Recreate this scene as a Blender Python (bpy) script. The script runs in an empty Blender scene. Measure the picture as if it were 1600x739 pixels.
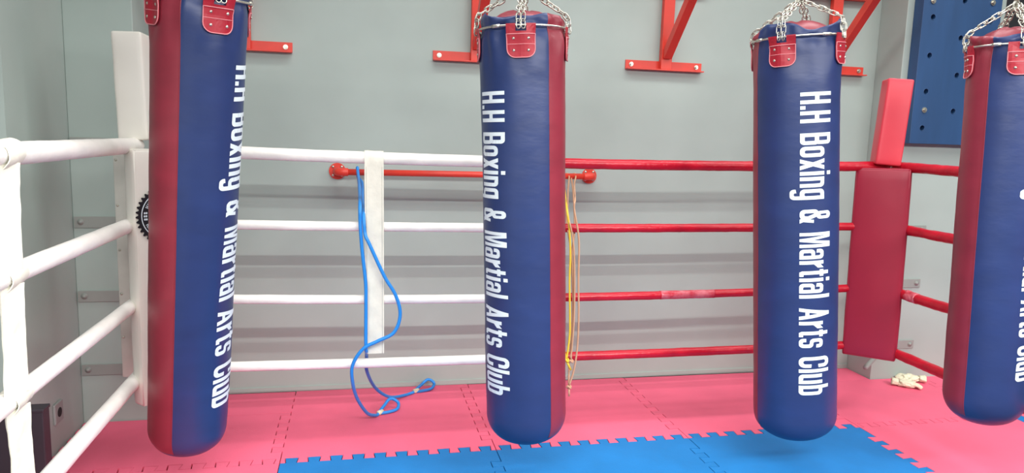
import bpy, bmesh, math, random
from mathutils import Vector, Matrix, noise
random.seed(7)
PI = math.pi
sc = bpy.context.scene
COL = sc.collection

# ---------------------------------------------------------------- camera
cam_d = bpy.data.cameras.new('camera')
cam = bpy.data.objects.new('camera', cam_d)
COL.objects.link(cam)
CAM = Vector((0.33877, -3.25913, 1.50449))
RT = Vector((0.97772784, -0.20766462, 0.03039205))
UP = Vector((-0.000764774, 0.141282825, 0.989968978))
FW = Vector((0.2098754, 0.96794347, -0.13797734))
cam.matrix_world = Matrix(((RT.x, UP.x, -FW.x, CAM.x), (RT.y, UP.y, -FW.y, CAM.y), (RT.z, UP.z, -FW.z, CAM.z), (0, 0, 0, 1)))
cam_d.sensor_width = 36
cam_d.sensor_fit = 'HORIZONTAL'
cam_d.lens = 36 * 1134.0 / 1600
cam_d.clip_start = 0.05
sc.camera = cam

# ---------------------------------------------------------------- world, lights, exposure
world = bpy.data.worlds.new('world')
sc.world = world
world.use_nodes = True
bg = world.node_tree.nodes['Background']
bg.inputs[0].default_value = (0.93, 0.96, 1.0, 1)
bg.inputs[1].default_value = 0.14
sc.view_settings.view_transform = 'Standard'
sc.view_settings.look = 'None'
sc.view_settings.gamma = 1
sc.view_settings.use_curve_mapping = False
sc.view_settings.exposure = 0.17
try:
    sc.cycles.use_denoising = True
    sc.cycles.max_bounces = 6
except Exception:
    pass


def overhead_light(x, y, z, length, power, width=0.07, rotz=0.0, color=(1.0, 0.985, 0.96)):
    d = bpy.data.lights.new('ceiling_tube_or_fill', 'AREA')
    d.shape = 'RECTANGLE'
    d.size = length
    d.size_y = width
    d.energy = power
    d.color = color
    o = bpy.data.objects.new('ceiling_tube_or_fill', d)
    o.location = (x, y, z)
    o.rotation_euler = (0, 0, rotz)
    COL.objects.link(o)
    return o


# rows of ceiling tubes running along the room, then one added fill panel
overhead_light(2.1, -3.60, 2.60, 6.6, 400, width=0.05)
overhead_light(2.1, -2.85, 2.60, 6.6, 165, width=0.05)
overhead_light(2.6, -0.15, 3.3, 5.4, 56, width=0.35)
overhead_light(2.4, -1.3, 3.3, 5.0, 52, width=1.6)  # wide soft fill added to brighten the floor, not a tube


# ---------------------------------------------------------------- helpers
def lin(c):
    return tuple(((v / 255) / 12.92 if v / 255 <= 0.04045 else ((v / 255 + 0.055) / 1.055) ** 2.4) for v in c) + (1.0,)


def mat(name, rgb, rough=0.6, metal=0.0, var=0.0, scale=4.0, bump=0.0, bscale=40.0, coat=0.0, spec=0.5, dirt=None, stretch=(1, 1, 1)):
    m = bpy.data.materials.new(name)
    m.use_nodes = True
    nt = m.node_tree
    b = nt.nodes['Principled BSDF']
    b.inputs['Base Color'].default_value = lin(rgb)
    b.inputs['Roughness'].default_value = rough
    b.inputs['Metallic'].default_value = metal
    b.inputs['Specular IOR Level'].default_value = spec
    b.inputs['Coat Weight'].default_value = coat
    tc = nt.nodes.new('ShaderNodeTexCoord')
    mp = nt.nodes.new('ShaderNodeMapping')
    mp.inputs['Scale'].default_value = stretch
    nt.links.new(tc.outputs['Object'], mp.inputs['Vector'])
    if var > 0 or dirt:
        n = nt.nodes.new('ShaderNodeTexNoise')
        n.inputs['Scale'].default_value = scale
        n.inputs['Detail'].default_value = 5
        nt.links.new(mp.outputs[0], n.inputs['Vector'])
        r = nt.nodes.new('ShaderNodeValToRGB')
        r.color_ramp.elements[0].position = 0.3
        r.color_ramp.elements[1].position = 0.7
        lo = dirt if dirt else tuple(max(0, c * (1 - var)) for c in rgb)
        hi = rgb if dirt else tuple(min(255, c * (1 + var)) for c in rgb)
        r.color_ramp.elements[0].color = lin(lo)
        r.color_ramp.elements[1].color = lin(hi)
        nt.links.new(n.outputs['Fac'], r.inputs['Fac'])
        nt.links.new(r.outputs['Color'], b.inputs['Base Color'])
    if bump > 0:
        n2 = nt.nodes.new('ShaderNodeTexNoise')
        n2.inputs['Scale'].default_value = bscale
        n2.inputs['Detail'].default_value = 4
        nt.links.new(mp.outputs[0], n2.inputs['Vector'])
        bp = nt.nodes.new('ShaderNodeBump')
        bp.inputs['Strength'].default_value = bump
        bp.inputs['Distance'].default_value = 0.01
        nt.links.new(n2.outputs['Fac'], bp.inputs['Height'])
        nt.links.new(bp.outputs['Normal'], b.inputs['Normal'])
    return m


M = {}
M['wall'] = mat('grey_wall_paint', (166, 181, 175), 0.5, var=0.035, scale=1.6, bump=0.05, bscale=9)
M['wall_rear'] = mat('dark_grey_wall_paint', (118, 122, 124), 0.6, var=0.03, scale=2)
M['base'] = mat('dark_rubber_floor', (60, 50, 55), 0.9)
M['pink'] = mat('pink_eva_foam', (238, 104, 134), 0.62, var=0.03, scale=3, bump=0.10, bscale=160, spec=0.35)
M['blue_mat'] = mat('blue_eva_foam', (26, 118, 186), 0.62, var=0.05, scale=4, bump=0.10, bscale=160, spec=0.35)
M['bag_blue'] = mat('blue_vinyl', (33, 52, 100), 0.40, var=0.05, scale=5, bump=0.10, bscale=14, spec=0.5, stretch=(1, 1, 2.2))
M['bag_red'] = mat('red_vinyl', (134, 42, 57), 0.40, var=0.05, scale=5, bump=0.10, bscale=14, spec=0.5, stretch=(1, 1, 2.2))
M['tab'] = mat('red_leather', (165, 26, 46), 0.45, bump=0.05)
M['piping'] = mat('pink_white_piping', (222, 140, 146), 0.6)
M['letter'] = mat('white_print', (218, 232, 238), 0.5, var=0.02)
M['chrome'] = mat('zinc_plated_steel', (200, 200, 188), 0.3, 0.85, var=0.12, scale=60)
M['darksteel'] = mat('dull_steel', (120, 118, 112), 0.4, 0.8)
M['bracket'] = mat('red_orange_paint', (214, 62, 48), 0.38, var=0.05, scale=6, spec=0.5)
M['white_rope'] = mat('white_vinyl_sleeve', (244, 242, 236), 0.45, var=0.03, scale=8, bump=0.25, bscale=26)
M['white_strap'] = mat('cream_white_webbing', (228, 226, 212), 0.6, var=0.03, scale=12, bump=0.25, bscale=30)
M['white_pad'] = mat('white_vinyl_pad', (232, 230, 220), 0.42, var=0.015, scale=4, bump=0.10, bscale=6)
M['white_post'] = mat('grey_white_paint', (192, 192, 184), 0.5, var=0.05, scale=7)
M['red_rope'] = mat('dark_red_vinyl_sleeve', (186, 18, 42), 0.3, var=0.08, scale=9, bump=0.3, bscale=34)
M['red_tape'] = mat('scuffed_red_tape', (196, 40, 60), 0.25, var=0.25, scale=20, bump=0.5, bscale=50)
M['clear_tape'] = mat('scuffed_pale_tape', (214, 120, 132), 0.25, dirt=(188, 34, 56), scale=22, bump=0.5, bscale=45)
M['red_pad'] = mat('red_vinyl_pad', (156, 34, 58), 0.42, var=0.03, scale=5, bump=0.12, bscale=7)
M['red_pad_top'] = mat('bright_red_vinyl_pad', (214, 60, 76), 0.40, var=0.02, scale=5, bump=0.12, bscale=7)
M['plate'] = mat('grey_painted_plate', (150, 155, 150), 0.45, var=0.04)
M['board'] = mat('navy_painted_board', (42, 76, 118), 0.42, var=0.05, scale=3, stretch=(4, 1, 0.6))
M['tube_blue'] = mat('blue_latex', (36, 138, 222), 0.4)
M['tube_yellow'] = mat('yellow_latex', (238, 204, 60), 0.4)
M['tube_beige'] = mat('beige_latex', (206, 160, 128), 0.5)
M['cloth'] = mat('off_white_cloth', (226, 224, 196), 0.85, var=0.06, scale=40, bump=0.4, bscale=80)
M['black'] = mat('black_plastic', (52, 46, 54), 0.5, var=0.06)
M['socket'] = mat('grey_plastic', (150, 152, 150), 0.5)
M['hole'] = mat('dark_socket_hole', (20, 20, 22), 0.7)
M['badge_black'] = mat('black_badge_print', (22, 22, 28), 0.5)
M['badge_blue'] = mat('blue_badge_print', (70, 140, 220), 0.5)


def setloc(o, parent):
    if parent:
        o.parent = parent


def wloc(o):
    p = Vector((0, 0, 0))
    while o:
        p += o.location
        o = o.parent
    return p


def tag(o, label=None, cat=None, group=None, kind=None):
    if label: o['label'] = label
    if cat: o['category'] = cat
    if group: o['group'] = group
    if kind: o['kind'] = kind
    return o


def empty(name, loc, label, cat, group=None):
    o = bpy.data.objects.new(name, None)
    o.empty_display_size = 0.1
    o.location = loc
    COL.objects.link(o)
    return tag(o, label, cat, group)


def obj(name, bm, m, parent=None, smooth=False, loc=None, recalc=True):
    """bm holds world coordinates; the object's origin is put at loc, or kept at the parent's."""
    if recalc:
        bmesh.ops.recalc_face_normals(bm, faces=bm.faces[:])
    me = bpy.data.meshes.new(name)
    base = wloc(parent) if parent else Vector((0, 0, 0))
    off = Vector(loc) if loc is not None else base
    bmesh.ops.translate(bm, verts=bm.verts[:], vec=-off)
    bm.to_mesh(me)
    bm.free()
    o = bpy.data.objects.new(name, me)
    o.location = off - base
    COL.objects.link(o)
    if parent: o.parent = parent
    me.materials.append(m)
    if smooth:
        for p in me.polygons: p.use_smooth = True
    return o


def auto_smooth(o, ang=40):
    me = o.data
    for p in me.polygons: p.use_smooth = True
    b = bmesh.new(); b.from_mesh(me)
    for e in b.edges:
        if len(e.link_faces) == 2 and e.calc_face_angle(0) > math.radians(ang):
            e.smooth = False
    b.to_mesh(me); b.free()
    return o


def NB():
    return bmesh.new()


def box(bm, c, s, rot=None, bev=0.0, seg=2):
    r = bmesh.ops.create_cube(bm, size=1.0)
    vs = r['verts']
    bmesh.ops.scale(bm, verts=vs, vec=Vector(s))
    if bev > 0:
        es = list({e for v in vs for e in v.link_edges})
        g = bmesh.ops.bevel(bm, geom=es, offset=bev, segments=seg, affect='EDGES', profile=0.5)
        vs = list({v for f in g['faces'] for v in f.verts} | {v for v in vs if v.is_valid})
    if rot is not None:
        bmesh.ops.transform(bm, matrix=rot.to_4x4(), verts=vs, space=Matrix.Identity(4))
    bmesh.ops.translate(bm, verts=vs, vec=Vector(c))
    return vs


def box2(bm, a, b, bev=0.0):
    a, b = Vector(a), Vector(b)
    return box(bm, (a + b) / 2, [abs(b[i] - a[i]) for i in range(3)], bev=bev)


def catmull(pts, n=8):
    P = [Vector(p) for p in pts]
    P = [P[0] * 2 - P[1]] + P + [P[-1] * 2 - P[-2]]
    out = []
    for i in range(1, len(P) - 2):
        for k in range(n):
            t = k / n
            a, b, c, d = P[i - 1], P[i], P[i + 1], P[i + 2]
            out.append(0.5 * ((2 * b) + (c - a) * t + (2 * a - 5 * b + 4 * c - d) * t * t + (3 * b - a - 3 * c + d) * t ** 3))
    out.append(P[-2].copy())
    return out


def tube(bm, pts, r, seg=12, closed=False, caps=True):
    pts = [Vector(p) for p in pts]
    n = len(pts)
    rings = []
    prev = None
    for i, p in enumerate(pts):
        if closed:
            t = (pts[(i + 1) % n] - pts[i - 1]).normalized()
        else:
            t = (pts[min(i + 1, n - 1)] - pts[max(i - 1, 0)]).normalized()
        if prev is None:
            a = Vector((0, 0, 1)) if abs(t.z) < 0.9 else Vector((1, 0, 0))
            u = t.cross(a).normalized()
        else:
            u = (prev - t * prev.dot(t)).normalized()
        prev = u
        v = t.cross(u)
        ri = []
        for k in range(seg):
            a = 2 * PI * k / seg
            rr = r(i, a) if callable(r) else r
            ri.append(bm.verts.new(p + (u * math.cos(a) + v * math.sin(a)) * rr))
        rings.append(ri)
    m = n if closed else n - 1
    for i in range(m):
        A, B = rings[i], rings[(i + 1) % n]
        for k in range(seg):
            bm.faces.new((A[k], A[(k + 1) % seg], B[(k + 1) % seg], B[k]))
    if caps and not closed:
        bm.faces.new(rings[0][::-1])
        bm.faces.new(rings[-1])


def cyl(bm, a, b, r, seg=16):
    tube(bm, [a, b], r, seg)


def dome(bm, c, nrm, r, h, seg=10):
    nrm = Vector(nrm).normalized()
    q = Vector((0, 0, 1)).rotation_difference(nrm)
    prev = None
    rings = []
    for j in range(4):
        a = j / 4 * PI / 2
        rings.append([bm.verts.new(Vector(c) + q @ Vector((math.cos(2 * PI * k / seg) * r * math.cos(a), math.sin(2 * PI * k / seg) * r * math.cos(a), h * math.sin(a)))) for k in range(seg)])
    top = bm.verts.new(Vector(c) + nrm * h)
    for j in range(3):
        for k in range(seg):
            bm.faces.new((rings[j][k], rings[j][(k + 1) % seg], rings[j + 1][(k + 1) % seg], rings[j + 1][k]))
    for k in range(seg):
        bm.faces.new((rings[3][k], rings[3][(k + 1) % seg], top))
    bm.faces.new(rings[0][::-1])


def bisect_grid(bm, axis, lo, hi, step):
    x = lo + step
    nrm = [0, 0, 0]; nrm[axis] = 1
    while x < hi:
        co = [0, 0, 0]; co[axis] = x
        bmesh.ops.bisect_plane(bm, geom=bm.verts[:] + bm.edges[:] + bm.faces[:], plane_co=co, plane_no=nrm, dist=1e-6)
        x += step


def raw_text(s, spacing=1.0):
    c = bpy.data.curves.new('lettering', 'FONT')
    c.body = s
    c.space_character = spacing
    c.resolution_u = 5
    c.fill_mode = 'FRONT'
    o = bpy.data.objects.new('lettering', c)
    COL.objects.link(o)
    dg = bpy.context.evaluated_depsgraph_get()
    dg.update()
    me = bpy.data.meshes.new_from_object(o.evaluated_get(dg))
    bpy.data.objects.remove(o)
    bpy.data.curves.remove(c)
    return me


_H = raw_text('H')
CAP = max(v.co.y for v in _H.vertices)


def text_bm(s, length, cap, bold=0.0, spacing=1.0, vbold=0.0, dz=0.0002):
    """Flat lettering, u from 0 to length, v from 0 to cap height."""
    me = raw_text(s, spacing)
    x0 = min(v.co.x for v in me.vertices); x1 = max(v.co.x for v in me.vertices)
    bm = NB()
    sh = [(0, 0)] if bold == 0 else [(-bold, 0), (bold, 0), (0, 0)]
    if vbold: sh += [(0, vbold), (0, -vbold)]
    L = length - 2 * bold
    for i, (du, dv) in enumerate(sh):
        b2 = NB(); b2.from_mesh(me)
        for v in b2.verts:
            v.co = Vector((bold + (v.co.x - x0) / (x1 - x0) * L + du, v.co.y / CAP * cap + dv, dz * i))
        tmp = bpy.data.meshes.new('t'); b2.to_mesh(tmp); b2.free()
        bm.from_mesh(tmp); bpy.data.meshes.remove(tmp)
    return bm


# heavy condensed block letters, cap height 1, drawn as outlines
TX, TY = 0.135, 0.135


def g_rect(x0, y0, x1, y1):
    return [[(x0, y0), (x1, y0), (x1, y1), (x0, y1)]]


def g_ring(x0, y0, x1, y1, rad=0.15, cut=(), tx=None, ty=None, sq=()):
    tx = tx or TX; ty = ty or TY
    def contour(x0, y0, x1, y1, r, rs):
        P = []
        cs = [(x1 - r, y0 + r, -90, 'br'), (x1 - r, y1 - r, 0, 'tr'), (x0 + r, y1 - r, 90, 'tl'), (x0 + r, y0 + r, 180, 'bl')]
        for cx_, cy_, a0, nm in cs:
            for k in range(9):
                a = math.radians(a0 + 90 * k / 8)
                if nm in sq:
                    q = {'br': (x1, y0), 'tr': (x1, y1), 'tl': (x0, y1), 'bl': (x0, y0)}[nm]
                    P.append(q)
                else:
                    P.append((cx_ + r * math.cos(a), cy_ + r * math.sin(a)))
        D = []
        for i in range(len(P)):
            a, b_ = P[i], P[(i + 1) % len(P)]
            m = 16 if i % 9 == 8 else 1
            for k in range(m):
                D.append((a[0] + (b_[0] - a[0]) * k / m, a[1] + (b_[1] - a[1]) * k / m))
        return D
    O = contour(x0, y0, x1, y1, rad, 1)
    I = contour(x0 + tx, y0 + ty, x1 - tx, y1 - ty, max(0.02, rad - min(tx, ty) * 0.75), 1)
    out = []
    n = len(O)
    for i in range(n):
        q = [O[i], O[(i + 1) % n], I[(i + 1) % n], I[i]]
        c = (sum(p[0] for p in q) / 4, sum(p[1] for p in q) / 4)
        if any(a <= c[0] <= c_ and b_ <= c[1] <= d for a, b_, c_, d in cut): continue
        out.append(q)
    return out


def glyph(ch):
    X = 0.76
    t = TX
    if ch == 'H': return 0.42, g_rect(0, 0, t, 1) + g_rect(0.42 - t, 0, 0.42, 1) + g_rect(t, 0.43, 0.42 - t, 0.57)
    if ch == '.': return 0.13, g_rect(0, 0, 0.13, 0.15)
    if ch == 'B': return 0.42, g_ring(0, 0.435, 0.41, 1, 0.13, sq=('tl', 'bl')) + g_ring(0, 0, 0.42, 0.565, 0.13, sq=('tl', 'bl'))
    if ch == 'o': return 0.385, g_ring(0, 0, 0.385, X, 0.15)
    if ch == 'x': return 0.40, [[(0, 0), (0.145, 0), (0.40, X), (0.255, X)], [(0.255, 0), (0.40, 0), (0.145, X), (0, X)]]
    if ch == 'i': return t, g_rect(0, 0, t, X) + g_rect(0, 0.86, t, 1.0)
    if ch == 'n': return 0.38, g_rect(0, 0, t, X) + g_ring(0.0, -0.5, 0.38, X, 0.14, cut=[(-1, -1, 1, 0.0), (-1, -1, 0.12, 2)], sq=('tl',)) + g_rect(0.38 - t, 0, 0.38, 0.1)
    if ch == 'g': return 0.385, g_ring(0, 0.0, 0.385, X, 0.14, sq=('tr',)) + g_rect(0.385 - t, -0.14, 0.385, X) + g_ring(0.0, -0.29, 0.385, 0.3, 0.13, cut=[(-1, -0.10, 0.25, 1), (-1, -0.02, 1, 1)], ty=0.12)
    if ch == '&': return 0.50, g_ring(0.07, 0.50, 0.36, 1, 0.13, tx=0.11) + g_ring(0, 0, 0.38, 0.58, 0.15, cut=[(0.27, 0.22, 1, 1)]) + [[(0.10, 0.56), (0.23, 0.60), (0.51, 0.0), (0.36, 0.0)], [(0.37, 0.17), (0.46, 0.12), (0.50, 0.42), (0.385, 0.42)]]
    if ch == 'M': return 0.56, g_rect(0, 0, 0.12, 1) + g_rect(0.44, 0, 0.56, 1) + [[(0.10, 1), (0.20, 1), (0.33, 0.0), (0.23, 0.0)], [(0.36, 1), (0.46, 1), (0.33, 0.0), (0.23, 0.0)]]
    if ch == 'a': return 0.375, g_ring(0, 0, 0.375, 0.47, 0.13, ty=0.115, sq=('tr', 'br')) + g_ring(0, 0.1, 0.375, X, 0.13, cut=[(-1, -1, 0.26, 0.52), (-1, -1, 1, 0.3)], ty=0.115) + g_rect(0.375 - t, 0, 0.375, 0.6)
    if ch == 'r': return 0.275, g_rect(0, 0, t, X) + [[(t, 0.44), (t, 0.66), (0.275, X + 0.01), (0.275, 0.57)]]
    if ch == 't': return 0.26, g_rect(0.05, 0.08, 0.05 + t, 0.94) + g_rect(0, 0.63, 0.26, X) + g_rect(0.09, 0, 0.26, 0.125) + [[(0.05, 0.08), (0.10, 0), (0.185, 0), (0.185, 0.125)]]
    if ch == 'l': return t, g_rect(0, 0, t, 1)
    if ch == 'A': return 0.47, [[(0, 0), (0.135, 0), (0.30, 1), (0.17, 1)], [(0.335, 0), (0.47, 0), (0.30, 1), (0.17, 1)]] + g_rect(0.1, 0.19, 0.37, 0.31)
    if ch == 's': return 0.36, g_ring(0, 0.33, 0.36, X, 0.13, cut=[(0.20, 0.1, 1, 0.54)], ty=0.115) + g_ring(0, 0, 0.36, 0.44, 0.13, cut=[(-1, 0.22, 0.17, 1)], ty=0.115)
    if ch == 'C': return 0.42, g_ring(0, 0, 0.42, 1, 0.18, cut=[(0.25, 0.37, 1, 0.63)])
    if ch == 'u': return 0.38, g_rect(0.38 - t, 0, 0.38, X) + g_ring(0.0, 0, 0.38, X + 0.6, 0.14, cut=[(-1, X, 1, 3), (0.26, -1, 1, 3)], sq=('br',))
    if ch == 'b': return 0.385, g_rect(0, 0, t, 1) + g_ring(0, 0, 0.385, X, 0.14, sq=('bl', 'tl'))
    return 0.24, []


def block_text(s_, length, cap):
    """Flat block lettering, u from 0 to length, v from 0 to cap height."""
    gap = 0.065
    x = 0.0
    polys = []
    for ch in s_:
        w, ps = glyph(ch)
        for p in ps: polys.append([(x + a, b_) for a, b_ in p])
        x += w + gap
    x -= gap
    k = length / x
    bm = NB()
    for i, p in enumerate(polys):
        e = 0.00006 * (i % 7)
        q = [(a * k, b_ * cap) for a, b_ in p]
        if max(abs(q[i_][0] - q[i_ - 2][0]) + abs(q[i_][1] - q[i_ - 2][1]) for i_ in range(4)) < 1e-6: continue
        if (Vector(q[0]) - Vector(q[1])).length < 1e-7: continue
        try:
            bm.faces.new([bm.verts.new((a, b_, e)) for a, b_ in q])
        except ValueError:
            pass
    return bm


# ---------------------------------------------------------------- room shell
FZ = -0.022


def struct(name, bm, m, smooth=False):
    o = obj(name, bm, m, None, smooth)
    o['kind'] = 'structure'
    return o


YW = 0.947
b = NB(); box2(b, (-1.3, -7.5, FZ - 0.1), (7.5, 3.2, FZ)); struct('floor', b, M['base'])
b = NB(); box2(b, (-1.3, YW, FZ), (4.33, YW + 0.12, 3.6)); struct('wall_back', b, M['wall'])
b = NB(); box2(b, (-1.13, -0.02, FZ), (-1.01, YW, 3.6)); struct('wall_left', b, M['wall'])
b = NB(); box2(b, (-1.28, -7.5, FZ), (-1.14, -0.02, 3.6)); struct('wall_left_front', b, M['wall_rear'])
b = NB(); box2(b, (-1.01, 0.615, FZ), (-0.706, YW, 3.6), bev=0.004); struct('wall_column_left', b, M['wall'])
b = NB(); box2(b, (3.62, 0.7115, FZ), (4.33, YW, 3.6), bev=0.004); struct('wall_column_right', b, M['wall'])
b = NB(); box2(b, (4.33, 2.6, FZ), (7.5, 2.72, 3.6)); struct('wall_far_right', b, M['wall_rear'])
b = NB(); box2(b, (4.27, YW + 0.12, FZ), (4.33, 2.6, 3.6)); struct('wall_recess', b, M['wall_rear'])
b = NB(); box2(b, (-0.706, YW - 0.008, 0.0), (3.62, YW, 0.028)); struct('baseboard_back', b, M['wall'])


# ---------------------------------------------------------------- foam floor tiles
def tooth_edge(A, Bp, n, depth, side, phase=0.5, skip=0):
    """Interlocking edge from A to Bp: teeth lean to the left (side=1) of the direction of travel."""
    A = Vector(A); Bp = Vector(Bp)
    d = Bp - A
    L = d.length
    t = d / L
    nrm = Vector((-t.y, t.x)) * side
    p = L / n
    out = [A]
    for i in range(n):
        if skip and (i < skip or i == n - 1): continue
        c = (i + phase) * p
        w0, w1 = 0.24 * p, 0.30 * p
        out += [A + t * (c - w0), A + t * (c - w1) + nrm * depth, A + t * (c + w1) + nrm * depth, A + t * (c + w0)]
    return out


def inset_poly(P, d):
    n = len(P)
    out = []
    for i in range(n):
        a, b_, c = P[i - 1], P[i], P[(i + 1) % n]
        e1 = (b_ - a).normalized(); e2 = (c - b_).normalized()
        n1 = Vector((-e1.y, e1.x)); n2 = Vector((-e2.y, e2.x))
        m = n1 + n2
        k = 1 + n1.dot(n2)
        out.append(b_ + m * (d / max(k, 0.3)))
    return out


TD = 0.05


def tile(x0, x1, y0, y1, m, label, L=True, Rr=True, T=True, Bt=True, lslice=0.0):
    """Edges run counter-clockwise; every shared seam is laid out from its lower-left end so both tiles match."""
    def seam_x(y, rev):     # seam along X at height y
        s = tooth_edge((x0, y), (x1, y), 10, TD, 1) + [Vector((x1, y))]
        return s[::-1] if rev else s

    def seam_y(x, rev):
        yb = y0 if y0 < -0.01 else 0.0
        yt = yb + 1.0
        s = tooth_edge((x, yb), (x, yt), 10, TD, 1, skip=1) + [Vector((x, yt))]
        s = [p for p in s if p.y < y1 - 0.001]
        if s[-1].y < y1: s.append(Vector((s[-1].x, y1)))
        return s[::-1] if rev else s
    P = []
    P += seam_x(y0, False) if Bt else [Vector((x0, y0)), Vector((x1, y0))]
    P += seam_y(x1, False) if Rr else [Vector((x1, y0)), Vector((x1, y1))]
    P += seam_x(y1, True) if T else [Vector((x1, y1)), Vector((x0, y1))]
    if L == 'teeth':
        P += [Vector((x0 + (0.055 if abs(p.x - x0) > 0.01 else 0.0), p.y)) for p in seam_y(x0, True)]
    else:
        P += seam_y(x0, True) if L else [Vector((x0, y1)), Vector((x0, y0))]
    Q = []
    for p in P:
        if not Q or (p - Q[-1]).length > 1e-5: Q.append(p)
    if (Q[0] - Q[-1]).length < 1e-5: Q.pop()
    Q = inset_poly(Q, 0.0021)
    bm = NB()
    vs = [bm.verts.new((p.x, p.y, FZ)) for p in Q]
    f = bm.faces.new(vs)
    r = bmesh.ops.extrude_face_region(bm, geom=[f])
    nv = [g for g in r['geom'] if isinstance(g, bmesh.types.BMVert)]
    bmesh.ops.translate(bm, verts=nv, vec=(0, 0, -FZ))
    bmesh.ops.triangulate(bm, faces=[fc for fc in bm.faces if len(fc.verts) > 4])
    o = obj('foam_floor_tile', bm, m, None, loc=((x0 + x1) / 2, (y0 + y1) / 2, FZ))
    return tag(o, label, 'foam mat', 'interlocking foam tiles on the floor')


tile(-1.005, 0, 0.0, 0.61, M['pink'], 'pink foam tile in the left corner with a toothed outer edge by the wall', L='teeth', T=False)
tile(0, 1, 0.0, 0.94, M['pink'], 'pink foam tile against the back wall under the blue rubber tube', T=False)
tile(1, 2, 0.0, 0.935, M['pink'], 'pink foam tile against the back wall below the beige rubber tubes', T=False)
tile(2, 3, 0.0, 0.93, M['pink'], 'pink foam tile against the back wall, right of the beige rubber tubes', T=False)
tile(3, 4, 0.0, 0.706, M['pink'], 'pink foam tile carrying the crumpled white gloves', T=False)
tile(4, 5, 0.0, 1.0, M['pink'], 'pink foam tile behind the bag at the right edge', T=True)
tile(-1, 0, -1.0, 0.0, M['pink'], 'pink foam tile left of the blue mat, below the leaning bag', L=False)
tile(0, 1, -1.0, 0.0, M['blue_mat'], 'blue foam tile at the left end of the blue mat')
tile(1, 2, -1.0, 0.0, M['blue_mat'], 'blue foam tile in the middle of the blue mat')
tile(2, 3, -1.0, 0.0, M['blue_mat'], 'blue foam tile at the right end of the blue mat')
tile(3, 4, -1.0, 0.0, M['pink'], 'pink foam tile right of the blue mat under the bag at the right')
tile(4, 5, -1.0, 0.0, M['blue_mat'], 'blue foam tile at the far right edge beyond the last bag')
b = NB(); box2(b, (-0.70, 0.612, FZ), (-0.003, 0.935, -0.0005)); 
o = obj('foam_floor_strip', b, M['pink'], None, loc=(-0.35, 0.77, FZ)); tag(o, 'narrow pink foam strip in the recess beside the left column', 'foam mat')
b = NB(); box2(b, (3.004, 0.7065, FZ), (3.615, 0.938, -0.0005))
o = obj('foam_floor_strip', b, M['pink'], None, loc=(3.3, 0.82, FZ)); tag(o, 'narrow pink foam strip left of the right wall column', 'foam mat')


# ---------------------------------------------------------------- wall brackets
def bracket(xc, zo, label, end=None):
    t = empty('bag_wall_bracket', (xc, YW, 1.91 + zo), label, 'wall bracket', 'red steel bag brackets on the back wall')
    for z in (1.91 + zo, 2.37 + zo):
        bm = NB()
        box2(bm, (xc - 0.245, YW - 0.008, z), (xc + 0.245, YW, z + 0.055), bev=0.001)
        box2(bm, (xc - 0.245, YW - 0.05, z - 0.001), (xc + 0.245, YW - 0.0075, z + 0.006), bev=0.001)
        bar = obj('crossbar', bm, M['bracket'], t)
        for s in (-1, 1):
            bm = NB()
            cyl(bm, (xc + s * 0.21, YW - 0.008, z + 0.03), (xc + s * 0.21, YW - 0.013, z + 0.03), 0.013)
            tube(bm, [(xc + s * 0.21, YW - 0.012, z + 0.03), (xc + s * 0.21, YW - 0.022, z + 0.03)], 0.009, 6)
            obj('bolt', bm, M['chrome'], bar)
    bm = NB(); box2(bm, (xc - 0.034, YW - 0.045, 1.916 + zo), (xc + 0.034, YW - 0.0085, 2.62 + zo), bev=0.002)
    obj('upright', bm, M['bracket'], t)
    ex, ey = end if end else (xc, -0.37)
    A = Vector((xc, YW - 0.045, 2.5475 + zo)); B2 = Vector((ex, ey, 2.5475 + zo)); d = B2 - A
    bm = NB(); box(bm, (A + B2) / 2 + d.normalized() * 0.03, (0.054, d.length + 0.06, 0.055), rot=Matrix.Rotation(math.atan2(d.y, d.x) - PI / 2, 3, 'Z'), bev=0.002)
    obj('arm', bm, M['bracket'], t)
    A = Vector((xc + 0.0, YW - 0.05, 2.0 + zo)); B2 = Vector((xc, 0.37, 2.52 + zo))
    d = (B2 - A)
    bm = NB()
    rot = Matrix.Rotation(math.atan2(d.z, -d.y), 3, 'X')
    ang = math.atan2(d.z, d.y)
    rot = Matrix.Rotation(ang, 3, 'X')
    box(bm, (A + B2) / 2, (0.05, d.length + 0.02, 0.05), rot=rot, bev=0.002)
    obj('diagonal_brace', bm, M['bracket'], t)
    # eye under the arm
    bm = NB()
    tube(bm, [(ex + 0.022 * math.cos(a), ey, 2.498 + zo + 0.026 * math.sin(a)) for a in [2 * PI * k / 16 for k in range(16)]], 0.006, 8, closed=True)
    obj('hanging_eye', bm, M['darksteel'], t, True)
    return t


bracket(-0.245, 0.0, 'red steel bag bracket furthest left on the back wall, mostly behind the leaning bag')
bracket(1.006, 0.0, 'red steel bag bracket half hidden by the bag with lettering on its left side')
bracket(2.155, 0.008, 'red steel bag bracket fully in view on bare wall between the two middle bags')
bracket(3.28, 0.04, 'red steel bag bracket nearest the climbing board, its upper crossbar in view', end=(2.911, -0.745))


# ---------------------------------------------------------------- punching bags
def link_mesh(bm, c, d, side, ln=0.036, w=0.0105, r=0.0024):
    """One oval link centred at c, long axis d, flat direction side."""
    pts = []
    h = ln / 2 - w
    for k in range(8):
        a = -PI / 2 + PI * k / 7
        pts.append(c + d * (h + w * math.cos(a)) + side * (w * math.sin(a)))
    for k in range(8):
        a = PI / 2 + PI * k / 7
        pts.append(c + d * (-h + w * math.cos(a)) + side * (w * math.sin(a)))
    tube(bm, pts, r, 6, closed=True)


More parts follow.
